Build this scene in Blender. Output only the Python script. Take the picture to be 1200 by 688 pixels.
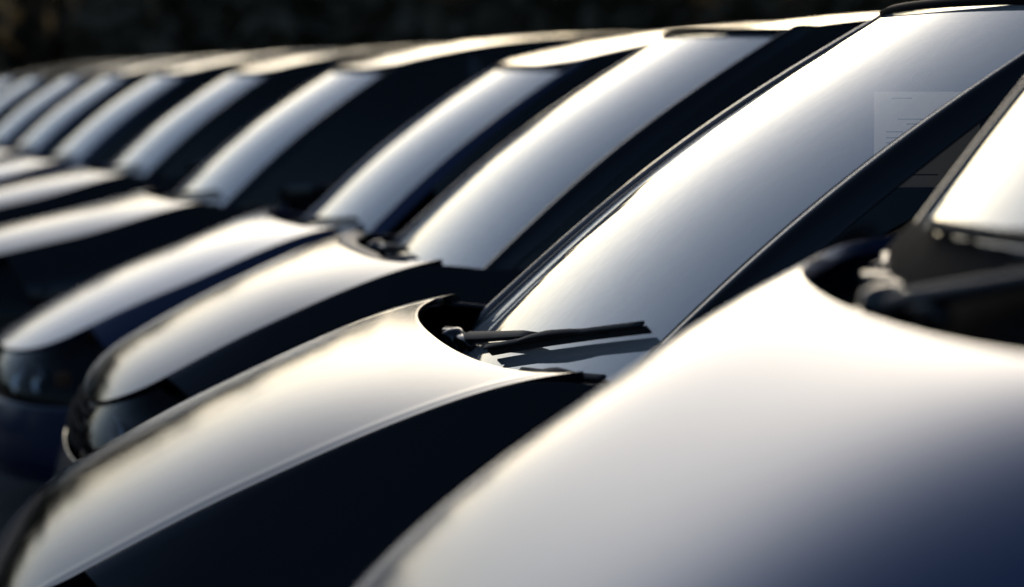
import bpy, math, random
import numpy as np

R = math.radians
random.seed(7)
sc = bpy.context.scene
for _o in list(bpy.data.objects):
    bpy.data.objects.remove(_o, do_unlink=True)
col = sc.collection

# ------------------------------------------------------------------ camera
cam_d = bpy.data.cameras.new('camera')
cam = bpy.data.objects.new('camera', cam_d)
col.objects.link(cam)
cam.location = (0, 0, 1.46)
cam.rotation_euler = (R(90 - 4.62), 0, 0)
cam_d.sensor_width = 36
cam_d.lens = 91.7
cam_d.clip_start = 0.05
cam_d.clip_end = 900
cam_d.dof.use_dof = True
cam_d.dof.focus_distance = 4.25
cam_d.dof.aperture_fstop = 2.9
cam_d.dof.aperture_blades = 0
sc.camera = cam

# ------------------------------------------------------------------ sky, sun, exposure
SUN_EL, SUN_AZ = 10.0, 15.0
world = bpy.data.worlds.new('World')
sc.world = world
world.use_nodes = True
wn = world.node_tree
sky = wn.nodes.new('ShaderNodeTexSky')
sky.sky_type = 'NISHITA'
sky.sun_disc = False
sky.sun_elevation = R(SUN_EL)
sky.sun_rotation = R(SUN_AZ)
sky.air_density = 0.75
sky.dust_density = 4.0
sky.ozone_density = 2.3
bg = wn.nodes['Background']
bg.inputs[1].default_value = 0.12
wn.links.new(sky.outputs[0], bg.inputs[0])

sun_d = bpy.data.lights.new('sun', 'SUN')
sun_d.energy = 2.0
sun_d.angle = R(0.5)
sun_d.color = (1.0, 0.86, 0.7)
sun = bpy.data.objects.new('sun', sun_d)
col.objects.link(sun)
# light comes from behind the row, low on the right
sun.rotation_euler = (R(90 - SUN_EL), 0, R(180 - SUN_AZ))

sc.view_settings.view_transform = 'Standard'
sc.view_settings.look = 'None'
sc.view_settings.gamma = 1
sc.view_settings.use_curve_mapping = False
sc.view_settings.exposure = 0.82

# ------------------------------------------------------------------ materials
def mat(name):
    m = bpy.data.materials.new(name)
    m.use_nodes = True
    return m, m.node_tree, m.node_tree.nodes['Principled BSDF']

def noise(nt, scale, detail=2.0, rough=0.5, coord='Object'):
    tc = nt.nodes.new('ShaderNodeTexCoord')
    n = nt.nodes.new('ShaderNodeTexNoise')
    n.inputs['Scale'].default_value = scale
    n.inputs['Detail'].default_value = detail
    n.inputs['Roughness'].default_value = rough
    nt.links.new(tc.outputs[coord], n.inputs['Vector'])
    return n

def remap(nt, src, a, b, lo=0.3, hi=0.7):
    r = nt.nodes.new('ShaderNodeMapRange')
    r.inputs['From Min'].default_value = lo
    r.inputs['From Max'].default_value = hi
    r.inputs['To Min'].default_value = a
    r.inputs['To Max'].default_value = b
    nt.links.new(src, r.inputs['Value'])
    return r

def paint(name, base, rough=0.07, flake=0.0, ior=1.33):
    m, nt, p = mat(name)
    p.inputs['Base Color'].default_value = (*base, 1)
    p.inputs['Metallic'].default_value = flake
    p.inputs['IOR'].default_value = ior
    n1 = noise(nt, 9.0, 5.0, 0.6)
    rr = remap(nt, n1.outputs['Fac'], rough * 0.7, rough * 1.6)
    if flake:
        p.inputs['Roughness'].default_value = 0.42
        p.inputs['Coat Weight'].default_value = 1.0
        p.inputs['Coat IOR'].default_value = ior
        nt.links.new(rr.outputs['Result'], p.inputs['Coat Roughness'])
    else:
        nt.links.new(rr.outputs['Result'], p.inputs['Roughness'])
    # orange peel of the clear coat
    n2 = noise(nt, 420.0, 2.0, 0.5)
    b = nt.nodes.new('ShaderNodeBump')
    b.inputs['Strength'].default_value = 0.14
    b.inputs['Distance'].default_value = 0.0006
    nt.links.new(n2.outputs['Fac'], b.inputs['Height'])
    nt.links.new(b.outputs['Normal'], p.inputs['Normal'])
    if flake:
        nt.links.new(b.outputs['Normal'], p.inputs['Coat Normal'])
    return m

def plain(name, base, rough=0.6, metal=0.0, bump=0.0, scale=200.0, ior=1.45, vary=0.0):
    m, nt, p = mat(name)
    p.inputs['Base Color'].default_value = (*base, 1)
    p.inputs['Roughness'].default_value = rough
    p.inputs['Metallic'].default_value = metal
    p.inputs['IOR'].default_value = ior
    n = noise(nt, scale, 4.0, 0.6)
    if vary:
        mx = nt.nodes.new('ShaderNodeMix')
        mx.data_type = 'RGBA'
        mx.inputs['A'].default_value = (*[c * (1 - vary) for c in base], 1)
        mx.inputs['B'].default_value = (*[min(1, c * (1 + vary)) for c in base], 1)
        nt.links.new(n.outputs['Fac'], mx.inputs['Factor'])
        nt.links.new(mx.outputs['Result'], p.inputs['Base Color'])
    if bump:
        b = nt.nodes.new('ShaderNodeBump')
        b.inputs['Strength'].default_value = bump
        b.inputs['Distance'].default_value = 0.002
        nt.links.new(n.outputs['Fac'], b.inputs['Height'])
        nt.links.new(b.outputs['Normal'], p.inputs['Normal'])
    return m

def glass(name, tint, ior=1.68, dust=0.28):
    m = bpy.data.materials.new(name)
    m.use_nodes = True
    nt = m.node_tree
    nt.nodes.remove(nt.nodes['Principled BSDF'])
    out = nt.nodes['Material Output']
    tr = nt.nodes.new('ShaderNodeBsdfTransparent')
    tr.inputs['Color'].default_value = (*tint, 1)
    gl = nt.nodes.new('ShaderNodeBsdfGlossy')
    gl.inputs['Roughness'].default_value = 0.012
    gl.inputs['Color'].default_value = (0.98, 0.985, 0.96, 1)
    fr = nt.nodes.new('ShaderNodeFresnel')
    fr.inputs['IOR'].default_value = ior
    mx = nt.nodes.new('ShaderNodeMixShader')
    # a pane reflects at both of its faces: 2R / (1 + R)
    ad = nt.nodes.new('ShaderNodeMath'); ad.operation = 'ADD'; ad.inputs[1].default_value = 1.0
    dv = nt.nodes.new('ShaderNodeMath'); dv.operation = 'DIVIDE'
    db = nt.nodes.new('ShaderNodeMath'); db.operation = 'MULTIPLY'; db.inputs[1].default_value = 2.0
    nt.links.new(fr.outputs[0], ad.inputs[0]); nt.links.new(fr.outputs[0], db.inputs[0])
    nt.links.new(db.outputs[0], dv.inputs[0]); nt.links.new(ad.outputs[0], dv.inputs[1])
    nt.links.new(dv.outputs[0], mx.inputs[0])
    nt.links.new(tr.outputs[0], mx.inputs[1])
    nt.links.new(gl.outputs[0], mx.inputs[2])
    # a film of road dust
    df = nt.nodes.new('ShaderNodeBsdfDiffuse')
    df.inputs['Color'].default_value = (0.56, 0.57, 0.57, 1)
    n = noise(nt, 30.0, 8.0, 0.7)
    rr = remap(nt, n.outputs['Fac'], dust * .75, dust)
    m2 = nt.nodes.new('ShaderNodeMixShader')
    nt.links.new(rr.outputs['Result'], m2.inputs[0])
    nt.links.new(mx.outputs[0], m2.inputs[1])
    nt.links.new(df.outputs[0], m2.inputs[2])
    nt.links.new(m2.outputs[0], out.inputs[0])
    return m

M = {}
M['black'] = paint('black_paint', (0.0025, 0.0025, 0.003))
M['navy'] = paint('navy_paint', (0.006, 0.012, 0.042), flake=0.5)
M['blueblack'] = paint('blue_black_paint', (0.02, 0.035, 0.085), flake=0.5)
M['trim'] = plain('black_trim', (0.005, 0.005, 0.005), 0.5, bump=0.2, ior=1.3)
M['gloss_trim'] = plain('gloss_trim', (0.008, 0.0075, 0.007), 0.16)
M['rubber'] = plain('rubber', (0.008, 0.008, 0.008), 0.75, bump=0.3)
M['tyre'] = plain('tyre_rubber', (0.02, 0.02, 0.02), 0.85, bump=0.5)
M['grey_trim'] = plain('grey_cowl_plastic', (0.13, 0.105, 0.085), 0.55, bump=0.25, vary=0.25)
M['alloy'] = plain('alloy', (0.5, 0.5, 0.52), 0.3, 1.0)
M['chrome'] = plain('chrome', (0.8, 0.8, 0.82), 0.08, 1.0)
M['cloth'] = plain('seat_cloth', (0.012, 0.012, 0.013), 0.9, bump=0.4)
M['dash'] = plain('dash_plastic', (0.012, 0.012, 0.013), 0.7, bump=0.4, scale=300)
M['under'] = plain('underbody', (0.006, 0.006, 0.006), 0.9)
M['arm_grey'] = plain('wiper_satin', (0.012, 0.012, 0.013), 0.5, ior=1.3)
M['wiper'] = plain('wiper_black', (0.005, 0.005, 0.005), 0.6, ior=1.25)
M['glass'] = glass('windscreen_glass', (0.88, 0.92, 0.90))
M['side_glass'] = glass('side_glass', (0.12, 0.125, 0.13), ior=1.2, dust=0.004)
M['lens'] = glass('lamp_lens', (0.5, 0.52, 0.55), ior=1.13, dust=0.0)
M['head'] = plain('wiper_head', (0.012, 0.010, 0.009), 0.22, ior=1.4)
M['flat_grey'] = plain('flat_grey_arm', (0.055, 0.055, 0.06), 0.5)
M['matte'] = plain('matte_black', (0.006, 0.006, 0.006), 0.9, bump=.5, ior=1.15)
M['amber'] = plain('amber_lamp', (0.25, 0.08, 0.015), 0.3)
M['red'] = plain('red_lamp', (0.25, 0.01, 0.01), 0.2)

# ------------------------------------------------------------------ mesh helpers
def link(name, me, m, parent=None):
    o = bpy.data.objects.new(name, me)
    col.objects.link(o)
    if m is not None:
        me.materials.append(m)
    if parent is not None:
        o.parent = parent
    return o

def mesh(name, v, f, smooth=True):
    me = bpy.data.meshes.new(name)
    me.from_pydata([tuple(map(float, p)) for p in v], [], f)
    me.update()
    if smooth:
        me.polygons.foreach_set('use_smooth', [True] * len(me.polygons))
    return me

def grid(P, flip=False):
    """P[n, m, 3] -> verts, faces; local coordinates (u, w, z) with w turned into y = -w"""
    n, m = P.shape[:2]
    V = P.reshape(-1, 3).copy()
    V[:, 1] *= -1
    F = []
    for i in range(n - 1):
        for j in range(m - 1):
            a, b, c, d = i * m + j, i * m + j + 1, (i + 1) * m + j + 1, (i + 1) * m + j
            F.append((d, c, b, a) if flip else (a, b, c, d))
    return V.tolist(), F

def panel(name, P, m, parent, flip=False, thick=0.0, bevel=0.0):
    v, f = grid(P, flip)
    # faces look outward, away from the middle of the car
    A = np.array(v); Fq = np.array(f)
    nn = np.cross(A[Fq[:, 2]] - A[Fq[:, 0]], A[Fq[:, 3]] - A[Fq[:, 1]]).sum(0)
    if float(np.dot(nn, A.mean(0) - np.array((2.1, 0, .55)))) < 0:
        f = [q[::-1] for q in f]
    o = link(name, mesh(name, v, f), m, parent)
    if thick:
        s = o.modifiers.new('thickness', 'SOLIDIFY')
        s.thickness = thick
        s.offset = -1
        if bevel:
            b = o.modifiers.new('edge', 'BEVEL')
            b.width = bevel
            b.segments = 3
            b.limit_method = 'ANGLE'
            b.angle_limit = R(50)
    return o

class MB:
    """collects primitive shapes into one mesh; coordinates are (u, w, z)"""
    def __init__(s):
        s.v, s.f = [], []
    def add(s, v, f):
        n = len(s.v)
        s.v += [(p[0], -p[1], p[2]) for p in v]
        s.f += [tuple(reversed([i + n for i in q])) for q in f]
        return s
    def sweep(s, pts, up, wid, hgt, taper=None, n=8, power=4.0):
        """rounded-rectangle section swept along pts"""
        pts = [np.array(p, float) for p in pts]
        up = np.array(up, float)
        ring = []
        for i, p in enumerate(pts):
            t = pts[min(i + 1, len(pts) - 1)] - pts[max(i - 1, 0)]
            t /= np.linalg.norm(t)
            sd = np.cross(t, up); sd /= np.linalg.norm(sd)
            un = np.cross(sd, t)
            k = taper[i] if taper else 1.0
            for a in range(n):
                th = 2 * math.pi * (a + .5) / n
                ca, sa = math.cos(th), math.sin(th)
                ca = math.copysign(abs(ca) ** (2 / power), ca)
                sa = math.copysign(abs(sa) ** (2 / power), sa)
                ring.append(p + sd * ca * wid * .5 * k + un * sa * hgt * .5 * k)
        f = []
        for i in range(len(pts) - 1):
            for a in range(n):
                b = (a + 1) % n
                f.append((i * n + a, i * n + b, (i + 1) * n + b, (i + 1) * n + a))
        f.append(tuple(reversed(range(n))))
        f.append(tuple(range((len(pts) - 1) * n, len(pts) * n)))
        return s.add(ring, f)
    def lathe(s, c, axis, prof, n=24, cap=True):
        """prof: list of (distance along axis, radius)"""
        c = np.array(c, float); ax = np.array(axis, float); ax /= np.linalg.norm(ax)
        h = np.array((0, 0, 1.)) if abs(ax[2]) < .9 else np.array((1., 0, 0))
        e1 = np.cross(ax, h); e1 /= np.linalg.norm(e1); e2 = np.cross(ax, e1)
        v = []
        for d, r in prof:
            for a in range(n):
                th = 2 * math.pi * a / n
                v.append(c + ax * d + (e1 * math.cos(th) + e2 * math.sin(th)) * r)
        f = []
        for i in range(len(prof) - 1):
            for a in range(n):
                b = (a + 1) % n
                f.append((i * n + a, i * n + b, (i + 1) * n + b, (i + 1) * n + a))
        if cap:
            f.append(tuple(reversed(range(n))))
            f.append(tuple(range((len(prof) - 1) * n, len(prof) * n)))
        return s.add(v, f)
    def box(s, c, size, rot=0.0):
        cx, cy, cz = c; a, b, d = [k / 2 for k in size]
        v = []
        for x, y, z in ((-a, -b, -d), (a, -b, -d), (a, b, -d), (-a, b, -d), (-a, -b, d), (a, -b, d), (a, b, d), (-a, b, d)):
            v.append((cx + x * math.cos(rot) - y * math.sin(rot), cy + x * math.sin(rot) + y * math.cos(rot), cz + z))
        return s.add(v, [(0, 3, 2, 1), (4, 5, 6, 7), (0, 1, 5, 4), (1, 2, 6, 5), (2, 3, 7, 6), (3, 0, 4, 7)])
    def build(s, name, m, parent, bevel=0.0, smooth=True):
        o = link(name, mesh(name, s.v, s.f, smooth), m, parent)
        if bevel:
            b = o.modifiers.new('edge', 'BEVEL')
            b.width = bevel; b.segments = 2; b.limit_method = 'ANGLE'; b.angle_limit = R(40)
        return o

def spline(xs, ys):
    """natural cubic spline, linear beyond its ends"""
    xs = np.array(xs, float); ys = np.array(ys, float); n = len(xs)
    h = np.diff(xs)
    A = np.zeros((n, n)); b = np.zeros(n); A[0, 0] = A[-1, -1] = 1
    for i in range(1, n - 1):
        A[i, i - 1], A[i, i], A[i, i + 1] = h[i - 1], 2 * (h[i - 1] + h[i]), h[i]
        b[i] = 6 * ((ys[i + 1] - ys[i]) / h[i] - (ys[i] - ys[i - 1]) / h[i - 1])
    m = np.linalg.solve(A, b)
    def ev(x):
        x = np.asarray(x, float)
        xc = np.clip(x, xs[0], xs[-1])
        i = np.clip(np.searchsorted(xs, xc) - 1, 0, n - 2)
        d, e = xc - xs[i], xs[i + 1] - xc
        y = (m[i] * e ** 3 + m[i + 1] * d ** 3) / (6 * h[i]) + (ys[i] / h[i] - m[i] * h[i] / 6) * e + (ys[i + 1] / h[i] - m[i + 1] * h[i] / 6) * d
        s0 = (ys[1] - ys[0]) / h[0] - h[0] * m[1] / 6
        s1 = (ys[-1] - ys[-2]) / h[-1] + h[-1] * m[-2] / 6
        return y + np.where(x < xs[0], (x - xs[0]) * s0, 0) + np.where(x > xs[-1], (x - xs[-1]) * s1, 0)
    return ev

# ------------------------------------------------------------------ the car builder
def shapes(p):
    """the surfaces of one car model as functions of (u rearward, w to its left, z up)"""
    S = {}
    zc_ = spline(*zip(*p['zc']))
    zc = lambda u: zc_(u) + .013
    Tw = spline(*zip(*p['Tw']))
    belt = spline(*zip(*p['belt']))
    Ws = spline(*zip(*p['Ws']))
    Rw = spline(*zip(*p['Rw']))
    Rz = spline(*zip(*p['Rz']))
    def Z(u, w):
        x = np.abs(w) / Tw(u)
        b = p['bead'] * np.exp(-((x - .945) / .018) ** 2)
        k = np.clip((u - p['flat'][0]) / (p['flat'][1] - p['flat'][0]), 0, 1)
        k = 1 - p['flat'][2] * k * k * (3 - 2 * k)          # the panel flattens towards the cowl
        return zc(u) - (p['drop'] * x ** p['pw'] + p.get('drop2', 0) * x ** 6) * k + b
    def uf(t):
        t = np.abs(t)
        return p['uf'] + p['D'] * (1 - (1 - t ** 2.4) ** (1 / 2.4))
    def ur(t):
        return p['ur'] + p['sweep'] * (1 - (1 - np.abs(t) ** p.get('rear_n', 2.3)) ** (1 / p.get('rear_n', 2.3)))
    def Tz(u):
        u = np.asarray(u, float)
        e = Z(u, Tw(u))
        k = np.clip((u - (p['ur'])) / (p['sweep'] + .15), 0, 1); k = k * k * (3 - 2 * k)
        return e * (1 - k) + belt(u) * k
    S.update(Z=Z, uf=uf, ur=ur, Tw=Tw, Tz=Tz, Ws=Ws, Rw=Rw, Rz=Rz, belt=belt)
    g = p['glass']
    def G(s, t):
        """windscreen, s up, t across"""
        a = np.abs(t)
        ub = g['ub'] + g['sb'] * a ** 2.2
        ut = g['ut'] + g['st'] * a ** 2.2
        w = t * (g['wb'] + (g['wt'] - g['wb']) * s)
        u = ub + (ut - ub) * s
        z = g['zb'] + (g['zt'] - g['zb'] + g.get('zcr', 0) * (1 - a ** 2)) * s
        bow = g['bow'] * np.sin(np.pi * s)
        return np.stack([u - bow * .6, w, z + bow * .8], -1)
    S['G'] = G
    return S

def build_car(name, p, body):
    """one car at the origin: nose at u = 0, x = rearward, near side is the car's left"""
    S = shapes(p)
    Z, uf, ur, Tw, Tz, Ws, Rw, Rz, G = [S[k] for k in ('Z', 'uf', 'ur', 'Tw', 'Tz', 'Ws', 'Rw', 'Rz', 'G')]
    g = p['glass']
    L = p['L']
    root = bpy.data.objects.new(name, None)
    root.empty_display_size = 0.3
    col.objects.link(root)
    # --- hood
    n = 72
    t = np.sin(np.linspace(-1, 1, n) * math.pi / 2)
    s = np.linspace(0, 1, n)
    s = s * .55 + .45 * (s * s * (3 - 2 * s))
    T, Sg = np.meshgrid(t, s)
    U = uf(T) + (ur(T) - uf(T)) * Sg
    W = T * (Tw(U) - .004)
    panel('hood', np.stack([U, W, Z(U, W)], -1), body, root, flip=True, thick=.016, bevel=.0035)
    if p.get('cowl_band'):
        # pale plastic band that closes the gap behind the hood
        t2 = np.linspace(-.97, .86, 60); s2 = np.linspace(0, 1, 8)
        T, Sg = np.meshgrid(t2, s2)
        U = ur(T) + .006 + Sg * (.012 + p['cowl_band'] * (1 - np.abs(T - .25) ** 2 * .3) * np.clip((1.0 - T) / .9, .12, 1))
        W = T * (Tw(U) - .012)
        panel('cowl_trim', np.stack([U, W, Z(U, W) + .001 - .022 * Sg ** 1.5], -1), M['grey_trim'], root, flip=True, thick=.01, bevel=.003)
    # --- cowl panel below the windscreen
    t2 = np.linspace(-1, 1, 40); s2 = np.linspace(0, 1, 14)
    T, Sg = np.meshgrid(t2, s2)
    e = G(np.zeros_like(T), T)
    U0 = ur(T) - .07
    U = U0 + (e[..., 0] + .05 - U0) * Sg
    W = T * (Tw(ur(T)) - .012) * (1 - Sg) + (T * (g['wb'] + .03)) * Sg
    zf = Z(ur(T), W) - .06 if p.get('cowl_rise') else g['zb'] - .035
    ze = g['zb'] - .005 - (.05 * (1 - T ** 2) if p.get('cowl_rise') else -.012)
    zz = zf + (ze - zf) * Sg - .02 * np.sin(Sg * math.pi)
    cp = panel('cowl_panel', np.stack([U, W, zz], -1), M['matte'], root, flip=True)
    for k in range(4, 36, 2):           # air intake ribs
        MB().sweep([(U[r_, k], W[r_, k], zz[r_, k] + .006) for r_ in (7, 9, 11, 12)], (0, 0, 1), .010, .010, n=6).build('vent_rib', M['gloss_trim'], cp)
    if p.get('cowl_rise'):
        a0 = [(U[9, k] - .01, W[9, k], zz[9, k] + .022 + .008 * math.sin(k * .9)) for k in range(2, 20)]
        MB().sweep(a0, (0, 0, 1), .013, .013, n=10, power=2).build('washer_hose', M['head'], cp)
        for k in (4, 8, 13):
            MB().box((U[9, k] - .01, W[9, k], zz[9, k] + .024), (.03, .014, .026), .3).build('hose_clip', M['head'], cp, bevel=.003)
    # inner wall of the cowl, from under the hood edge down
    # --- windscreen
    if p.get('cowl_rise'):
        T, Sg = np.meshgrid(np.linspace(-.99, 1, 50), np.linspace(0, 1, 8))
        e = G(-.12 + Sg * (.135 + .005 * np.sin(T * 40)), T)
        e[..., 0] -= .010 * np.sin(Sg * math.pi * .9) + .004; e[..., 2] += .008
        panel('scuttle_cover', e, M['matte'], root, flip=True, thick=.006, bevel=.002)
    t2 = np.linspace(-1, 1, 48); s2 = np.linspace(-.13 if p.get('cowl_rise') else -.04, 1, 40)
    T, Sg = np.meshgrid(t2, s2)
    ws = panel('windshield', G(Sg, T), M['glass'], root, flip=True)
    # rubber seal at the windscreen edge
    for sg in (-1, 1):
        mb = MB()
        pts = [G(np.array(k), np.array(sg * 1.006)) for k in np.linspace(-.03, 1, 24)]
        mb.sweep(pts, (-.6, 0, .8), .016, .012, n=8)
        mb.build('window_seal', M['gloss_trim'] if sg < 0 else M['matte'], ws)
    mb = MB()
    mb.sweep([G(np.array(1.004), np.array(k)) + np.array([-.002, 0, .004]) for k in np.linspace(-1, 1, 31)], (-.4, 0, .9), .022, .012, n=8)
    mb.build('window_seal', M['matte'], ws)
    # --- window pillars
    for sg in (-1, 1):
        k = np.linspace(-.03, 1, 30); c = np.linspace(0, 1, 9)
        A = G(k, np.full_like(k, sg * 1.018))
        ub, ut = p['pillar']
        uo = ub + (ut - ub) * k
        zb_, zt_ = float(Tz(ub)) - .01, float(Rz(ut)) + .01
        wb_, wt_ = float(Tw(ub)), float(Rw(ut)) + .012
        Bp = np.stack([uo, sg * (wb_ + (wt_ - wb_) * k + .018 * np.sin(np.pi * np.clip(k, 0, 1))), zb_ + (zt_ - zb_) * k + g['bow'] * .9 * np.sin(np.pi * np.clip(k, 0, 1))], -1)
        P = A[:, None, :] * (1 - c[None, :, None]) + Bp[:, None, :] * c[None, :, None]
        bul = np.sin(np.pi * c ** .6)[None, :] * p.get('pillar_bulge', .024)
        P[..., 1] += sg * bul
        P[..., 0] -= bul * .7
        P[..., 2] += bul * .6
        panel('window_pillar', P, body, root, flip=(sg > 0), thick=.01, bevel=.003)
    # --- roof
    t2 = np.linspace(-1, 1, 48); s2 = np.linspace(0, 1, 60)
    T, Sg = np.meshgrid(t2, s2)
    h = G(np.ones_like(T), T)
    U0 = h[..., 0] + .012
    U1 = p['roof_end'] - .12 * T ** 2
    U = U0 + (U1 - U0) * Sg
    W = T * (Rw(U) + .012 * np.clip(Sg * 8, 0, 1) - .02 * (1 - np.clip(Sg * 8, 0, 1)))
    ram = np.clip((U - U0) / .75, 0, 1); ram = 1 - (1 - ram) ** 2
    zz = Rz(U) + .01 + p['roof_crown'] * ram * (1 - T ** 2) + g.get('zcr', 0) * (1 - T ** 2) * (1 - ram)
    panel('roof', np.stack([U, W, zz], -1), body, root, flip=True, thick=.012, bevel=.003)
    # headliner closes the cabin from above
    panel('headliner', np.stack([U + .02, W * .97, zz - .035], -1), M['cloth'], root)
    # --- sides
    zs = .22
    def prof(u, v, sg, inset=0.0):
        tz, tw, w_ = Tz(u), Tw(u), Ws(u)
        zb_ = np.full_like(u, zs)
        for wc in p['wheels']:
            rr = p['wheel_r'] + .055
            a = np.clip(rr ** 2 - (u - wc) ** 2, 0, None)
            zb_ = np.maximum(zb_, np.where(np.abs(u - wc) < rr, p['wheel_r'] + np.sqrt(a), zs))
        z = tz + (zb_ - tz) * v
        depth = np.clip((tz - z) / (tz - .5), 0, 1)
        w = tw + (w_ - tw) * np.sin(math.pi / 2 * np.clip(depth / p.get('shoulder', .62), 0, 1)) - .05 * np.clip((.5 - z) / .3, 0, 1) ** 2
        return np.stack([u, sg * (w - inset), z], -1)
    uw = p['ufend']
    zmid = p['zmid']
    door_cuts = p['doors']
    for sg in (-1, 1):
        v = np.linspace(0, 1, 36); s2 = np.linspace(0, 1, 50)
        Vv, Sg = np.meshgrid(v, s2)
        u0 = uf(1.0) + .006
        tz0 = float(Tz(u0))
        ustart = u0 + (p['light_u'] - u0) * np.clip(Vv * (tz0 - zs) / (tz0 - zmid), 0, 1) + .004
        U = ustart + (uw - ustart) * Sg
        panel('fender', prof(U, Vv, sg), body, root, flip=(sg > 0), thick=.01, bevel=.003)
        for di in range(len(door_cuts) - 1):
            a, b = door_cuts[di] + .003, door_cuts[di + 1] - .003
            s3 = np.linspace(0, 1, 30)
            Vv, Sg = np.meshgrid(v, s3)
            P = prof(a + (b - a) * Sg, Vv, sg)
            d = panel('door', P, body, root, flip=(sg > 0), thick=.02, bevel=.003)
            hu = b - .16
            hz = float(Tz(hu)) - .16
            hw_ = float(Ws(hu)) + .012
            mb = MB()
            mb.sweep([(hu - .09, sg * (hw_ - .03), hz), (hu - .07, sg * hw_, hz), (hu + .05, sg * hw_, hz + .003), (hu + .07, sg * (hw_ - .03), hz + .003)], (0, 0, 1), .02, .022, n=8)
            mb.build('handle', body, d)
            # window of this door
            c = np.linspace(0, 1, 14)
            ub, ut = p['pillar']
            lo0 = ub - .004 if di == 0 else a + .02; lo1 = b - .02
            hi0 = ut - .004 if di == 0 else a + .02; hi1 = b - .02
            C, Q = np.meshgrid(c, s3)
            ul = lo0 + (lo1 - lo0) * Q; uh = hi0 + (hi1 - hi0) * Q
            lo = np.stack([ul, sg * (Tw(ul) - .012), Tz(ul) - .01], -1)
            hi = np.stack([uh, sg * (Rw(uh) - .002), Rz(uh) - .004], -1)
            P = lo * (1 - C[..., None]) + hi * C[..., None]
            P[..., 1] += sg * .03 * np.sin(math.pi * C)
            if di == 0:      # the leading edge follows the bowed pillar
                zb_, zt_ = float(Tz(ub)) - .01, float(Rz(ut)) + .01
                wb_, wt_ = float(Tw(ub)), float(Rw(ut)) + .012
                kk = c
                Bp = np.stack([ub + (ut - ub) * kk - .004, sg * (wb_ + (wt_ - wb_) * kk + .018 * np.sin(np.pi * kk) - .004), zb_ + (zt_ - zb_) * kk + g['bow'] * .9 * np.sin(np.pi * kk) - .002], -1)
                P = P + (Bp[None] - P[:1]) * ((1 - Q) ** 3)[..., None]
            panel('window', P, M['side_glass'], d, flip=(sg < 0))
            # frame post behind the window
            k = np.linspace(0, 1, 10)
            lo = np.array([b, sg * (float(Tw(b)) - .008), float(Tz(b)) - .01]); hi = np.array([b, sg * (float(Rw(b)) + .002), float(Rz(b))])
            mb = MB()
            mb.sweep([lo * (1 - q) + hi * q + np.array([0, sg * .032 * math.sin(math.pi * q), 0]) for q in k], (0, sg, .3), .055, .012, n=8)
            mb.build('window_post', M['gloss_trim'], d)
        a, b = door_cuts[-1] + .003, L - .22
        s3 = np.linspace(0, 1, 40)
        Vv, Sg = np.meshgrid(v, s3)
        panel('quarter_panel', prof(a + (b - a) * Sg, Vv, sg), body, root, flip=(sg > 0), thick=.012, bevel=.003)
        c = np.linspace(0, 1, 12); C, Q = np.meshgrid(c, s3)
        ul = a + .03 + (p['tail_low'] - a - .03) * Q; uh = a + .03 + (p['roof_end'] - .1 - a - .03) * Q
        lo = np.stack([ul, sg * (Tw(ul) - .01), Tz(ul) - .01], -1)
        hi = np.stack([uh, sg * (Rw(uh)), Rz(uh) + .004], -1)
        P = lo * (1 - C[..., None]) + hi * C[..., None]
        P[..., 1] += sg * .028 * np.sin(math.pi * C)
        panel('quarter_glass' if p.get('third_window', True) else 'quarter_pillar', P, M['side_glass'] if p.get('third_window', True) else body, root, flip=(sg < 0))
        # folded door mirror
        mu = p['pillar'][0] + .22
        mz = float(Tz(mu)) + .05
        mw = float(Tw(mu)) + .045
        mb = MB()
        mb.sweep([(mu - .02, sg * (mw - .02), mz), (mu, sg * mw, mz), (mu + .06, sg * (mw + .02), mz + .005), (mu + .14, sg * (mw + .02), mz + .005), (mu + .18, sg * (mw + .005), mz)], (0, 0, 1), .05, .10, taper=[.5, .85, 1, .95, .5], n=14, power=3)
        mi = mb.build('door_mirror', M['gloss_trim'], root)
        mb = MB()
        mb.sweep([(mu, sg * (mw - .07), mz - .05), (mu + .01, sg * (mw - .01), mz - .045)], (0, 0, 1), .07, .035, n=8)
        mb.build('mirror_foot', M['trim'], mi)
    # --- nose: grille, headlights, bumper
    def nose_pts(q, b):
        """b = 0 at hood lip, 1 at mid line, 2 at the bottom"""
        a = np.abs(q)
        ut_, wt_ = uf(q), q * (Tw(uf(q)) - .0)
        zt_ = Z(ut_, wt_) - .006
        out = 1 - (1 - np.clip(a, 0, 1) ** 2.6) ** (1 / 2.6)
        um = p['uf'] - .05 + (p['light_u'] - p['uf'] + .05) * out
        wm = q * Ws(p['light_u'])
        zm = zmid
        b1 = np.clip(b, 0, 1); b2 = np.clip(b - 1, 0, 1)
        e_ = np.sin(b1 * math.pi / 2) ** .9
        u = ut_ + (um - ut_) * e_
        w = wt_ + (wm - wt_) * e_
        z = zt_ + (zm - zt_) * b1
        u = u - .045 * np.sin(math.pi * b2 * .8) * (1 - a ** 3) + .09 * np.clip(b2 - .75, 0, 1) * 4 * .25
        z = z + (zs - .02 - zm) * b2
        return np.stack([u, w, z], -1)
    q = np.linspace(-1, 1, 70); b = np.linspace(1.01, 2, 20)
    Q, Bb = np.meshgrid(q, b)
    panel('bumper', nose_pts(Q, Bb), body, root, flip=True, thick=.01, bevel=.003)
    lq = p.get('lamp_q', .5)
    q = np.linspace(-lq + .01, lq - .01, 30); b = np.linspace(.04, .97, 12)
    Q, Bb = np.meshgrid(q, b)
    P = nose_pts(Q, Bb); P[..., 0] += .03
    gr = panel('grille', P, M['trim'], root, flip=True)
    for kz in (.22, .5, .78):
        P = nose_pts(q, np.full_like(q, kz)); P[:, 0] += .012
        MB().sweep(list(P), (0, 0, 1), .02, .022, n=8).build('slat', M['matte'], gr)
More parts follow.
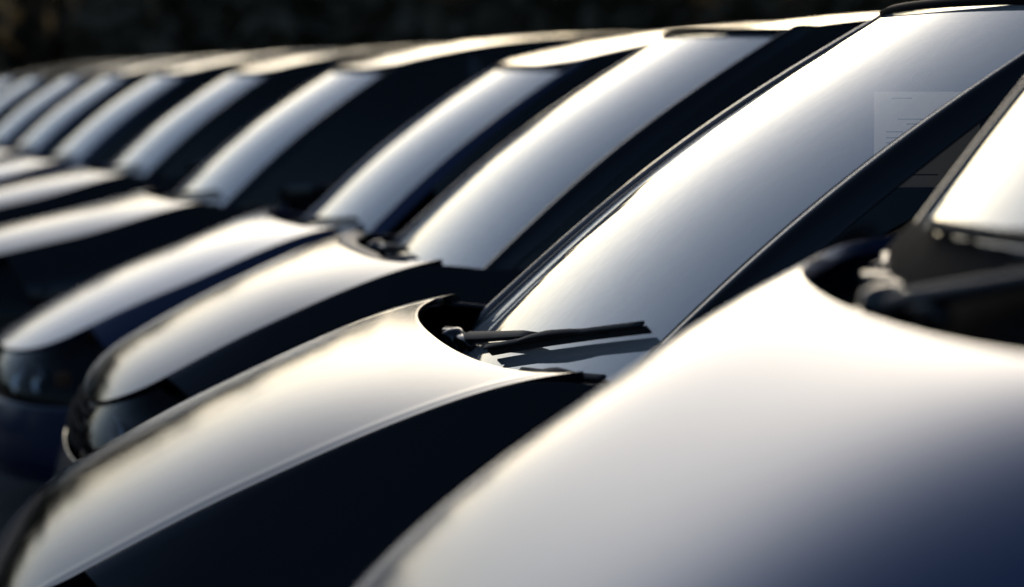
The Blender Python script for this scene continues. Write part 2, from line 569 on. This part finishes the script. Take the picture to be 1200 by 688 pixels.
    for sg in (-1, 1):
        q = np.linspace(lq, .999, 34) * sg; b = np.linspace(.03, .985, 14)
        Q, Bb = np.meshgrid(q, b)
        P = nose_pts(Q, Bb)
        hl = panel('headlight', P + np.array([.055, -sg * .05, -.012]), M['trim'], root, flip=(sg > 0))
        panel('lens', P, M['lens'], hl, flip=(sg > 0))
        for qq, r_ in ((lq + .16, .055), (lq + .36, .045)):
            c = nose_pts(np.array(qq * sg), np.array(.52)) + np.array([.045, -sg * .03, -.005])
            MB().lathe(c, (-.95, sg * .3, .05), [(-.045, .012), (-.04, r_ * .45), (-.02, r_ * .8), (.004, r_), (.006, r_ * .96), (-.015, r_ * .7), (-.033, r_ * .3)], n=20, cap=True).build('reflector', M['chrome'], hl)
        c = nose_pts(np.array(.93 * sg), np.array(.55)) + np.array([.02, -sg * .035, 0])
        MB().box(c, (.05, .02, .05)).build('indicator', M['amber'], hl, bevel=.006)
    # --- tail
    def tail_pts(q, b):
        a = np.abs(q)
        u_top = p['roof_end'] + .01 - .12 * q ** 2
        w_top = q * (Rw(p['roof_end'] - .1) + .005)
        z_top = Rz(p['roof_end'] - .1) + p['roof_crown'] * (1 - q ** 2)
        u_mid = L - .10 - .14 * a ** 4; w_mid = q * Ws(L - .25); z_mid = Tz(L - .25) - .06
        b1 = np.clip(b, 0, 1)[..., None]; b2 = np.clip(b - 1, 0, 1)
        top = np.stack([u_top, w_top, z_top], -1); mid = np.stack([u_mid, w_mid, np.full_like(q, z_mid)], -1)
        P = top * (1 - b1) + mid * b1
        P[..., 0] += .05 * np.sin(math.pi * b1[..., 0]) + .07 * np.sin(math.pi * np.clip(b2, 0, 1) * .8)
        P[..., 2] += (zs - z_mid) * b2
        return P
    q = np.linspace(-1, 1, 40)
    Q, Bb = np.meshgrid(q, np.linspace(0.02, .93, 14)); panel('rear_window', tail_pts(Q, Bb), M['side_glass'], root)
    Q, Bb = np.meshgrid(q * .80, np.linspace(.94, 1.55, 14)); panel('tailgate', tail_pts(Q, Bb), body, root, thick=.01)
    Q, Bb = np.meshgrid(q, np.linspace(1.56, 2, 14)); panel('rear_bumper', tail_pts(Q, Bb), body, root, thick=.01)
    for sg in (-1, 1):
        Q, Bb = np.meshgrid(np.linspace(.81, 1, 8) * sg, np.linspace(.94, 1.55, 12))
        panel('tail_light', tail_pts(Q, Bb), M['red'], root, flip=(sg < 0), thick=.01)
    # --- underbody and wheels
    mb = MB(); mb.box((L / 2, 0, .26), (L - .5, 1.3, .06)); mb.box((.62, 0, .45), (.5, 1.0, .3)); mb.build('underbody', M['under'], root)
    for wc in p['wheels']:
        for sg in (-1, 1):
            r_ = p['wheel_r']
            wy = float(Ws(wc)) - .12
            wh = bpy.data.objects.new('wheel', None); col.objects.link(wh); wh.parent = root
            wh.location = (wc, -sg * wy, r_)
            MB().lathe((0, 0, 0), (0, sg, 0), [(-.1, r_ * .62), (-.1, r_ * .9), (-.08, r_ * .985), (0, r_), (.08, r_ * .985), (.1, r_ * .9), (.1, r_ * .64)], n=40, cap=False).build('tyre', M['tyre'], wh)
            mb = MB()
            mb.lathe((0, 0, 0), (0, sg, 0), [(-.09, r_ * .63), (.03, r_ * .58), (.085, r_ * .64), (.095, r_ * .65)], n=40, cap=False)
            mb.lathe((0, 0, 0), (0, sg, 0), [(.03, .02), (.05, .07), (.075, .06), (.08, .02)], n=20)
            for k in range(7):
                an = k * 2 * math.pi / 7
                mb.sweep([(.05 * math.cos(an), sg * .06, .05 * math.sin(an)), (r_ * .62 * math.cos(an), sg * .075, r_ * .62 * math.sin(an))], (0, sg, 0), .045, .03, n=8)
            mb.build('rim', M['alloy'], wh)
    # --- cabin
    ub_ = g['ub']; zb_ = g['zb']
    n1 = np.linspace(-1, 1, 40); n2 = np.linspace(0, 1, 22)
    T, Sg = np.meshgrid(n1, n2)
    U = ub_ + .06 + Sg * (.62) + g['sb'] * T ** 2 * (1 - Sg)
    W = T * (g['wb'] + .04)
    hump = .055 * np.exp(-((W - .36) / .17) ** 2) * np.clip((Sg - .3) / .3, 0, 1) * np.where(Sg > .78, np.clip((1 - Sg) / .22, 0, 1), 1)
    zz = zb_ - .03 + .03 * np.sin(Sg * math.pi) + hump - .35 * np.clip((Sg - .82) / .18, 0, 1) ** 1.5
    panel('dashboard', np.stack([U, W, zz], -1), M['dash'], root, flip=True)
    sx, sw, sz = ub_ + .80, .36, zb_ - .03
    mb = MB()
    ring = [(sx + .10 * math.sin(a) , sw + .18 * math.cos(a), sz + .15 * math.sin(a)) for a in np.linspace(0, 2 * math.pi, 33)]
    mb.sweep(ring, (.8, 0, -.55), .03, .03, n=8, power=2)
    mb.sweep([(sx, sw - .18, sz), (sx - .02, sw, sz - .01), (sx, sw + .18, sz)], (-.8, 0, .55), .06, .03, n=8)
    mb.sweep([(sx - .02, sw, sz), (sx - .2, sw, sz - .14)], (0, 1, 0), .09, .09, n=8)
    mb.build('steering_wheel', M['dash'], root)
    for si, (su, sws) in enumerate((((ub_ + 1.25), (-.36, .36)), ((ub_ + 2.15), (-.38, 0, .38)))):
        for w0 in sws:
            st = bpy.data.objects.new('seat', None); col.objects.link(st); st.parent = root; st.location = (su, -w0, 0)
            bs = p['seat_z']
            wd = .48 if si == 0 else .37
            MB().sweep([(-.25, 0, bs), (-.2, 0, bs + .02), (.2, 0, bs - .02), (.28, 0, bs - .03)], (0, 0, 1), wd, .16, taper=[.8, 1, 1, .9], n=16, power=4).build('cushion', M['cloth'], st)
            MB().sweep([(.24, 0, bs), (.30, 0, bs + .25), (.38, 0, bs + .5), (.41, 0, bs + .6)], (-1, 0, .3), wd, .14, taper=[.9, 1, .95, .7], n=16, power=4).build('backrest', M['cloth'], st)
            MB().sweep([(.41, 0, bs + .62), (.43, 0, bs + .72), (.44, 0, bs + .80)], (-1, 0, .2), .26, .1, taper=[.8, 1, .8], n=14, power=3).build('headrest', M['cloth'], st)
    # inside mirror
    c = G(np.array(.93), np.array(-.12)); c = c + np.array([.05, 0, -.03])
    MB().sweep([c + np.array([0, k, 0]) for k in (-.11, -.095, 0, .095, .11)], (.9, 0, .2), .055, .03, taper=[.6, 1, 1, 1, .6], n=12).build('inside_mirror', M['trim'], root)
    # --- wipers and washer jets
    def on_glass(s_, t_, off):
        s_ = np.array(s_, float); t_ = np.array(t_, float)
        P = G(s_, t_)
        du = G(s_ + .01, t_) - P; dw = G(s_, t_ + .01) - P
        nn = np.cross(dw, du); nn /= np.linalg.norm(nn)
        if nn[2] < 0: nn = -nn
        return P + nn * off, nn
    for (t0, t1, s0, s1, ta, piv) in p['wipers']:
        wp = bpy.data.objects.new('wiper', None); col.objects.link(wp); wp.parent = root
        nb = 22
        bl = [on_glass(s0 + (s1 - s0) * k, t0 + (t1 - t0) * k, .012)[0] for k in np.linspace(0, 1, nb)]
        nn = on_glass((s0 + s1) / 2, (t0 + t1) / 2, 0)[1]
        mb = MB()
        mb.sweep(bl, nn, .005, .016, n=6)
        mb.sweep([b_ + nn * .012 for b_ in bl], nn, .010, .005, n=8)
        mb.build('blade', M['rubber'], wp)
        # curved yokes that carry the blade
        mb = MB()
        mid = [on_glass(s0 + (s1 - s0) * k, t0 + (t1 - t0) * k, .016 + .012 * (1 - ((k - .5) / .34) ** 2))[0] for k in np.linspace(.17, .83, 15)]
        mb.sweep(mid, nn, .012, .008, n=8, taper=[.55 + .6 * (1 - abs(k)) for k in np.linspace(-1, 1, 15)])
        mb.build('yoke', M['wiper'], wp)
        # arm from the pivot
        pu, pw_, pz = piv
        pv = np.array([pu, pw_, pz])
        ka = (ta - t0) / (t1 - t0)
        tip, nt_ = on_glass(s0 + (s1 - s0) * ka, ta, .026)
        mb = MB()
        pts = [pv + np.array([0, 0, .0]), pv * .85 + tip * .15 + np.array([0, 0, .004]), pv * .55 + tip * .45 + np.array([0, 0, .004]), pv * .2 + tip * .8 + np.array([0, 0, .004]), tip]
        aw, ah, am = p.get('arm', (.022, .012, 'wiper'))
        mb.sweep(pts, (0, 0, 1) if p.get('arm') else nt_, aw, ah, taper=[1.0, 1.05, .85, .7, .55], n=10, power=6)
        mb.build('arm', M[am], wp)
        mb = MB()
        mb.sweep([pv + np.array([0, -.03, .0]), pv + np.array([.002, .02, .004]), pv + np.array([.006, .11, .006]), pv + np.array([.008, .13, .0])], (0, 0, 1), .028, .022, taper=[.7, 1, .85, .5], n=14, power=2.6)
        mb.build('arm_head', M['head'], wp)
        mb = MB()
        mb.lathe(pv + np.array([0, 0, -.03]), (-.25, 0, 1), [(0, .022), (.02, .024), (.04, .023), (.05, .017), (.053, .006)], n=20)
        mb.build('pivot_cap', M['gloss_trim'], wp)
    for (ju, jw, jz) in p['jets']:
        mb = MB()
        mb.box((ju, jw, jz), (.03, .055, .022), .2)
        mb.box((ju + .006, jw + .045, jz - .004), (.02, .03, .022), .2)
        mb.build('washer_jet', M['head'], root, bevel=.003)
    return root, S

def kids(o):
    return list(o.children)

def copy_tree(o, parent=None, paint_from=None, paint_to=None):
    c = o.copy(); col.objects.link(c); c.parent = parent
    if o.type == 'MESH' and paint_to is not None and o.data.materials and o.data.materials[0] == paint_from:
        c.material_slots[0].link = 'OBJECT'; c.material_slots[0].material = paint_to
    for k in kids(o):
        copy_tree(k, c, paint_from, paint_to)
    return c

# ------------------------------------------------------------------ models
MPV = dict(
    L=4.25, flat=(.45, .88, .75), uf=.06, D=.16, ur=.79, sweep=.13, drop=.038, pw=2.3, bead=.0006,
    zc=[(.0, .56), (.06, .665), (.12, .735), (.22, .802), (.49, .938), (.69, 1.008), (.83, 1.042), (1.1, 1.075)],
    Tw=[(-.1, .50), (.16, .585), (.49, .63), (.83, .67), (1.05, .70), (1.4, .745), (2.1, .79), (3, .79), (4.2, .70)],
    belt=[(.8, 1.02), (1.1, 1.03), (1.6, 1.045), (2.6, 1.07), (4.2, 1.11)],
    Ws=[(0, .74), (.3, .80), (.8, .86), (1.6, .885), (3.2, .885), (4.25, .80)],
    Rw=[(1.6, .575), (2.4, .63), (3.3, .61), (4.1, .55)],
    Rz=[(1.6, 1.556), (1.75, 1.582), (2.2, 1.628), (2.8, 1.648), (3.4, 1.635), (4.0, 1.57)],
    glass=dict(ub=.87, sb=.065, ut=1.615, st=.11, wb=.625, wt=.555, zb=.985, zt=1.578, bow=.036, zcr=.006),
    pillar=(1.02, 1.80), roof_end=3.95, roof_crown=.010, wheels=(.80, 3.42), wheel_r=.315,
    ufend=1.08, zmid=.56, light_u=.40, doors=(1.08, 2.06, 2.98), tail_low=3.95, seat_z=.55,
    wipers=[(.0, .92, .035, .165, .42, (.88, -.38, 1.0)), (.50, .99, .03, .06, .8, (.86, .26, .995))],
    jets=[(.875, -.45, 1.005)],
)
HATCH = dict(MPV,
    L=4.2, flat=(.6, 1.1, .75), ur=1.0, sweep=.13, D=.26, drop=.05, bead=.0,
    zc=[(-.1, .42), (.0, .53), (.1, .60), (.2, .66), (.4, .763), (.7, .885), (1.03, .985), (1.4, 1.04)],
    Tw=[(-.1, .56), (.16, .65), (.49, .695), (.83, .715), (1.25, .73), (1.6, .755), (2.2, .78), (3, .78), (4.2, .70)],
    belt=[(1.0, .95), (1.3, .96), (1.8, .98), (2.6, 1.0), (4.2, 1.03)],
    Rw=[(1.8, .60), (2.5, .64), (3.3, .62), (4.1, .57)],
    Rz=[(1.8, 1.49), (1.95, 1.532), (2.4, 1.62), (3.0, 1.655), (3.5, 1.63), (4.0, 1.53)],
    glass=dict(ub=1.09, sb=.085, ut=1.82, st=.11, wb=.65, wt=.58, zb=.92, zt=1.505, bow=.036, zcr=.006),
    pillar=(1.24, 1.98), roof_end=3.85, wheels=(.85, 3.40), wheel_r=.31, ufend=1.30, zmid=.45, light_u=.46,
    doors=(1.30, 2.26, 3.05), tail_low=3.9, seat_z=.48, lamp_q=.42,
    wipers=[(-.5, .8, .04, .12, .1, (1.105, -.36, .935)), (.30, .98, .02, .05, .62, (1.10, .22, .935))],
    jets=[(1.09, -.42, .935)],
)
SEDAN = dict(HATCH,
    L=4.5, drop=.05,
    zc=[(-.1, .60), (.0, .70), (.1, .755), (.2, .79), (.4, .84), (.7, .905), (1.03, .97), (1.4, 1.03)],
    zmid=.52, third_window=False, roof_end=3.75, tail_low=4.0,
    wheels=(.85, 3.5),
)
VAN = dict(MPV,
    L=4.9, flat=(.60, .98, .88), uf=.28, D=.14, ur=.80, sweep=.24, drop=.024, drop2=.16, pw=3.2, bead=.0,
    zc=[(.1, .60), (.28, .84), (.40, .98), (.587, 1.128), (.775, 1.236), (.91, 1.280), (1.05, 1.302), (1.3, 1.325)],
    Tw=[(.1, .64), (.4, .68), (.7, .70), (1.0, .73), (1.4, .79), (2.2, .84), (4.9, .80)],
    belt=[(.9, 1.27), (1.2, 1.29), (2, 1.30), (4.9, 1.32)],
    Ws=[(.1, .84), (.5, .90), (1.2, .95), (4.0, .95), (4.9, .90)],
    Rw=[(1.5, .69), (2.4, .74), (4.7, .72)],
    Rz=[(1.5, 1.86), (1.7, 1.89), (2.4, 1.93), (4.0, 1.94), (4.8, 1.90)],
    pillar_bulge=.006, cowl_rise=True, glass=dict(ub=.955, sb=.08, ut=1.47, st=.10, wb=.70, wt=.66, zb=1.292, zt=1.86, bow=.03, zcr=.004),
    pillar=(1.17, 1.68), roof_end=4.75, roof_crown=.04, wheels=(1.0, 3.9), wheel_r=.34, ufend=1.2, zmid=.68, light_u=.62,
    doors=(1.2, 2.2, 3.3), tail_low=4.75, seat_z=.85,
    arm=(.05, .014, 'flat_grey'),
    wipers=[(-.7, .8, .02, .05, .35, (.868, -.22, 1.255)), (.30, .98, .03, .06, .62, (.88, .34, 1.25))],
    jets=[(.935, -.50, 1.255), (.87, -.30, 1.235)],
)

PHI = 8.5
GROUP = 'dark cars parked side by side in one row'
def tag(o, label, cat, group=None):
    o['label'] = label; o['category'] = cat
    if group: o['group'] = group
    return o

# ------------------------------------------------------------------ ground
def ground_mat():
    m, nt, p = mat('asphalt')
    n1 = noise(nt, 1.2, 6, .6); n2 = noise(nt, 120, 4, .7)
    mx = nt.nodes.new('ShaderNodeMix'); mx.data_type = 'RGBA'
    mx.inputs['A'].default_value = (.022, .021, .02, 1); mx.inputs['B'].default_value = (.045, .042, .038, 1)
    nt.links.new(n1.outputs['Fac'], mx.inputs['Factor'])
    nt.links.new(mx.outputs['Result'], p.inputs['Base Color'])
    p.inputs['Roughness'].default_value = .9
    b = nt.nodes.new('ShaderNodeBump'); b.inputs['Strength'].default_value = .6; b.inputs['Distance'].default_value = .006
    nt.links.new(n2.outputs['Fac'], b.inputs['Height']); nt.links.new(b.outputs['Normal'], p.inputs['Normal'])
    return m
gv = [(-400, -400, 0), (400, -400, 0), (400, 400, 0), (-400, 400, 0)]
ground = link('ground', mesh('ground', gv, [(0, 1, 2, 3)], False), ground_mat())
ground['kind'] = 'structure'

# ------------------------------------------------------------------ woodland behind the car park
def woodland():
    rng = np.random.default_rng(5)
    V, F = [], []
    def quad(c, size):
        a = rng.normal(size=3); a /= np.linalg.norm(a)
        b = np.cross(a, rng.normal(size=3)); b /= np.linalg.norm(b)
        a = a * size; b = b * size * .6
        i = len(V)
        V.extend([c - a, c - b * .9, c + a, c + b * .9]); F.append((i, i + 1, i + 2, i + 3))
    for az in np.arange(-80, 80, 1.1):
        for row in range(3):
            az_ = R(az + rng.normal() * .5)
            dist = 62 + row * 7 + rng.normal() * 1.5
            h = (4.4 + rng.gamma(2.0, .35)) * (1 + .1 * row)
            cx, cy = math.sin(az_) * dist, math.cos(az_) * dist
            # trunk
            i = len(V); r = .12
            for k in range(5):
                an = k * 2 * math.pi / 5
                V.append(np.array((cx + r * math.cos(an), cy + r * math.sin(an), 0)))
            for k in range(5):
                an = k * 2 * math.pi / 5
                V.append(np.array((cx + r * .4 * math.cos(an), cy + r * .4 * math.sin(an), h * .8)))
            for k in range(5):
                F.append((i + k, i + (k + 1) % 5, i + 5 + (k + 1) % 5, i + 5 + k))
            for _ in range(60):
                zz = rng.uniform(0, .62); an = rng.uniform(0, 2 * math.pi); rad = rng.uniform(0, 1.1)
                quad(np.array((cx + rad * math.cos(an), cy + rad * math.sin(an), .2 + zz * h)), rng.uniform(.7, 1.0))
            for _ in range(260):
                zz = rng.uniform(0, 1) ** .75
                rad = 1.35 * (1 - max(0, zz - .45) ** 1.5 * 1.9) * rng.uniform(.2, 1)
                an = rng.uniform(0, 2 * math.pi)
                quad(np.array((cx + rad * math.cos(an), cy + rad * math.sin(an), .1 + zz * h)), rng.uniform(.25, .6))
    m, nt, p = mat('leaves')
    n = noise(nt, .6, 4, .6)
    mx = nt.nodes.new('ShaderNodeMix'); mx.data_type = 'RGBA'
    mx.inputs['A'].default_value = (.10, .078, .052, 1); mx.inputs['B'].default_value = (.12, .095, .062, 1)
    nt.links.new(n.outputs['Fac'], mx.inputs['Factor']); nt.links.new(mx.outputs['Result'], p.inputs['Base Color'])
    p.inputs['Roughness'].default_value = .9
    p.inputs['Specular IOR Level'].default_value = .1
    trl = nt.nodes.new('ShaderNodeBsdfTranslucent'); trl.inputs['Color'].default_value = (.12, .095, .05, 1)
    ms = nt.nodes.new('ShaderNodeMixShader'); ms.inputs[0].default_value = .25
    nt.links.new(p.outputs[0], ms.inputs[1]); nt.links.new(trl.outputs[0], ms.inputs[2])
    nt.links.new(ms.outputs[0], nt.nodes['Material Output'].inputs[0])
    o = link('woodland', mesh('woodland', V, F, False), m)
    o['kind'] = 'stuff'
    o['label'] = 'dark blurred strip of woodland behind the row of cars'
    o['category'] = 'woodland'
woodland()

# ------------------------------------------------------------------ the row of cars
def put(o, X, d, phi=PHI):
    o.location = (X, d, 0); o.rotation_euler = (0, 0, R(phi))
    return o

def turn(o, X, d, phi, u=1.15, w=-.62):
    """like put(), then turned to phi about the far foot of its windshield"""
    a, b = R(PHI), R(phi)
    px = X + u * math.cos(a) + w * math.sin(a); py = d + u * math.sin(a) - w * math.cos(a)
    return put(o, px - u * math.cos(b) - w * math.sin(b), py - u * math.sin(b) + w * math.cos(b), phi)

van, S_van = build_car('parked_van', VAN, M['blueblack'])
put(van, -.477, 2.035)
tag(van, 'nearest vehicle, tall blue-black van with its big sloping hood filling the lower right', 'van')

car2, S_mpv = build_car('parked_car', MPV, M['black'])
put(car2, -.911, 4.144)
tag(car2, 'sharply focused black car beside the van, wiper and paper sheet behind its windshield', 'car', GROUP)

car3, _ = build_car('parked_car', dict(MPV, ur=.735, cowl_band=.045, bead=0, jets=[(.86, -.42, 1.012)], wipers=[(-.55, -.05, .02, .05, -.25, (.865, -.36, 1.012))]), M['black'])
put(car3, -1.14, 6.54, 11.0)
tag(car3, 'black car with a pale grey-brown cowl band behind its hood', 'car', GROUP)

car4, _ = build_car('parked_car', HATCH, M['navy'])
turn(car4, -1.85, 8.87, 12.0)
tag(car4, 'dark blue car with low rounded hood and large dark headlight', 'car', GROUP)

car5, _ = build_car('parked_car', SEDAN, M['black'])
turn(car5, -2.60, 10.97, 15.0)
tag(car5, 'black flat-hooded car next beyond the dark blue rounded-hood car, fifth vehicle in the row', 'car', GROUP)

far = [
    (SEDAN, 'black', -3.42, 14.3, 'sixth vehicle in the row, black, just left of the fifth car', car5),
    (SEDAN, 'navy', -4.15, 16.5, 'seventh vehicle in the row, dark blue strip along its windshield', car5),
    (SEDAN, 'navy', -4.85, 18.9, 'eighth vehicle in the row, blurred blue-black car', car5),
    (SEDAN, 'navy', -5.55, 21.3, 'ninth vehicle in the row, blurred dark blue car', car5),
    (SEDAN, 'black', -6.3, 23.7, 'tenth vehicle in the row, only its upper windshield showing at the left edge', car5),
    (SEDAN, 'black', -7.0, 26.1, 'farthest vehicle of the row, a sliver at the left edge below the dark trees', car5),
]
for mdl, pn, X, d, lab, src in far:
    c = copy_tree(src, None, M['black'], M[pn])
    turn(c, X, d, 16.5)
    tag(c, lab, 'car', GROUP)

# ------------------------------------------------------------------ paper sheet behind the sharp car's windshield
def paper_mat():
    m, nt, p = mat('paper')
    p.inputs['Base Color'].default_value = (.75, .76, .76, 1)
    p.inputs['Roughness'].default_value = .8
    trl = nt.nodes.new('ShaderNodeBsdfTranslucent'); trl.inputs['Color'].default_value = (.97, .97, .97, 1)
    mxs = nt.nodes.new('ShaderNodeMixShader'); mxs.inputs[0].default_value = .85
    nt.links.new(p.outputs[0], mxs.inputs[1]); nt.links.new(trl.outputs[0], mxs.inputs[2])
    nt.links.new(mxs.outputs[0], nt.nodes['Material Output'].inputs[0])
    tc = nt.nodes.new('ShaderNodeTexCoord')
    n = nt.nodes.new('ShaderNodeTexNoise'); n.inputs['Scale'].default_value = 40
    nt.links.new(tc.outputs['Object'], n.inputs['Vector'])
    mx = nt.nodes.new('ShaderNodeMix'); mx.data_type = 'RGBA'
    mx.inputs['A'].default_value = (.70, .71, .72, 1); mx.inputs['B'].default_value = (.78, .78, .77, 1)
    nt.links.new(n.outputs['Fac'], mx.inputs['Factor']); nt.links.new(mx.outputs['Result'], p.inputs['Base Color'])
    return m
def paper():
    x = np.linspace(0, .178, 12); z = np.linspace(-.16, 0, 14)
    X, Zz = np.meshgrid(x, z)
    Y = .006 * np.sin(X * 22) + .004 * np.sin(Zz * 16)
    v = np.stack([X, Y, Zz], -1).reshape(-1, 3).tolist(); f = []
    for i in range(13):
        for j in range(11):
            f.append((i * 12 + j, i * 12 + j + 1, (i + 1) * 12 + j + 1, (i + 1) * 12 + j))
    o = link('paper_sheet', mesh('paper_sheet', v, f), paper_mat())
    ink = plain('ink', (.05, .05, .06), .8)
    mb = MB()
    for (a, b, zz) in ((.03, .065, -.012), (.04, .12, -.047), (.055, .10, -.055), (.02, .05, -.068), (.02, .09, -.078), (.02, .075, -.086), (.02, .06, -.098), (.02, .1, -.108), (.02, .08, -.118), (.02, .11, -.14)):
        k = np.linspace(a, b, 8)
        for q in range(7):
            xa, xb = k[q], k[q + 1]
            ya, yb = [.006 * math.sin(xx * 22) + .004 * math.sin(zz * 16) + .0012 * -1 for xx in (xa, xb)]
            n0 = len(mb.v)
            mb.v += [(xa, ya, zz), (xb, yb, zz), (xb, yb, zz + .0022), (xa, ya, zz + .0022)]
            mb.f.append((n0, n0 + 1, n0 + 2, n0 + 3))
    mb.build('printed_lines', ink, o, smooth=False)
    put(o, .605, 4.37, 4)
    o.location.z = 1.445
    tag(o, 'white printed paper sheet hanging behind the windshield of the sharply focused car', 'paper')
paper()

def hanger():
    mb = MB()
    loop = [(.019 * math.cos(a), 0, .030 + .009 * math.sin(a) + .010 * math.cos(a)) for a in np.linspace(0, 2 * math.pi, 25)]
    mb.sweep(loop, (0, 1, 0), .0028, .0022, n=6, power=2)
    mb.sweep([(-.004, 0, .022), (.001, 0, .012), (-.002, 0, .0)], (0, 1, 0), .004, .002, n=6, power=2)
    mb.sweep([(.008, 0, .010), (.011, 0, .002)], (0, 1, 0), .003, .002, n=6, power=2)
    o = mb.build('plastic_hook', plain('white_plastic', (.8, .8, .8), .3), None)
    put(o, .683, 4.365, 4); o.location.z = 1.445
    tag(o, 'small white plastic hook above the paper sheet behind the windshield', 'hook')
hanger()
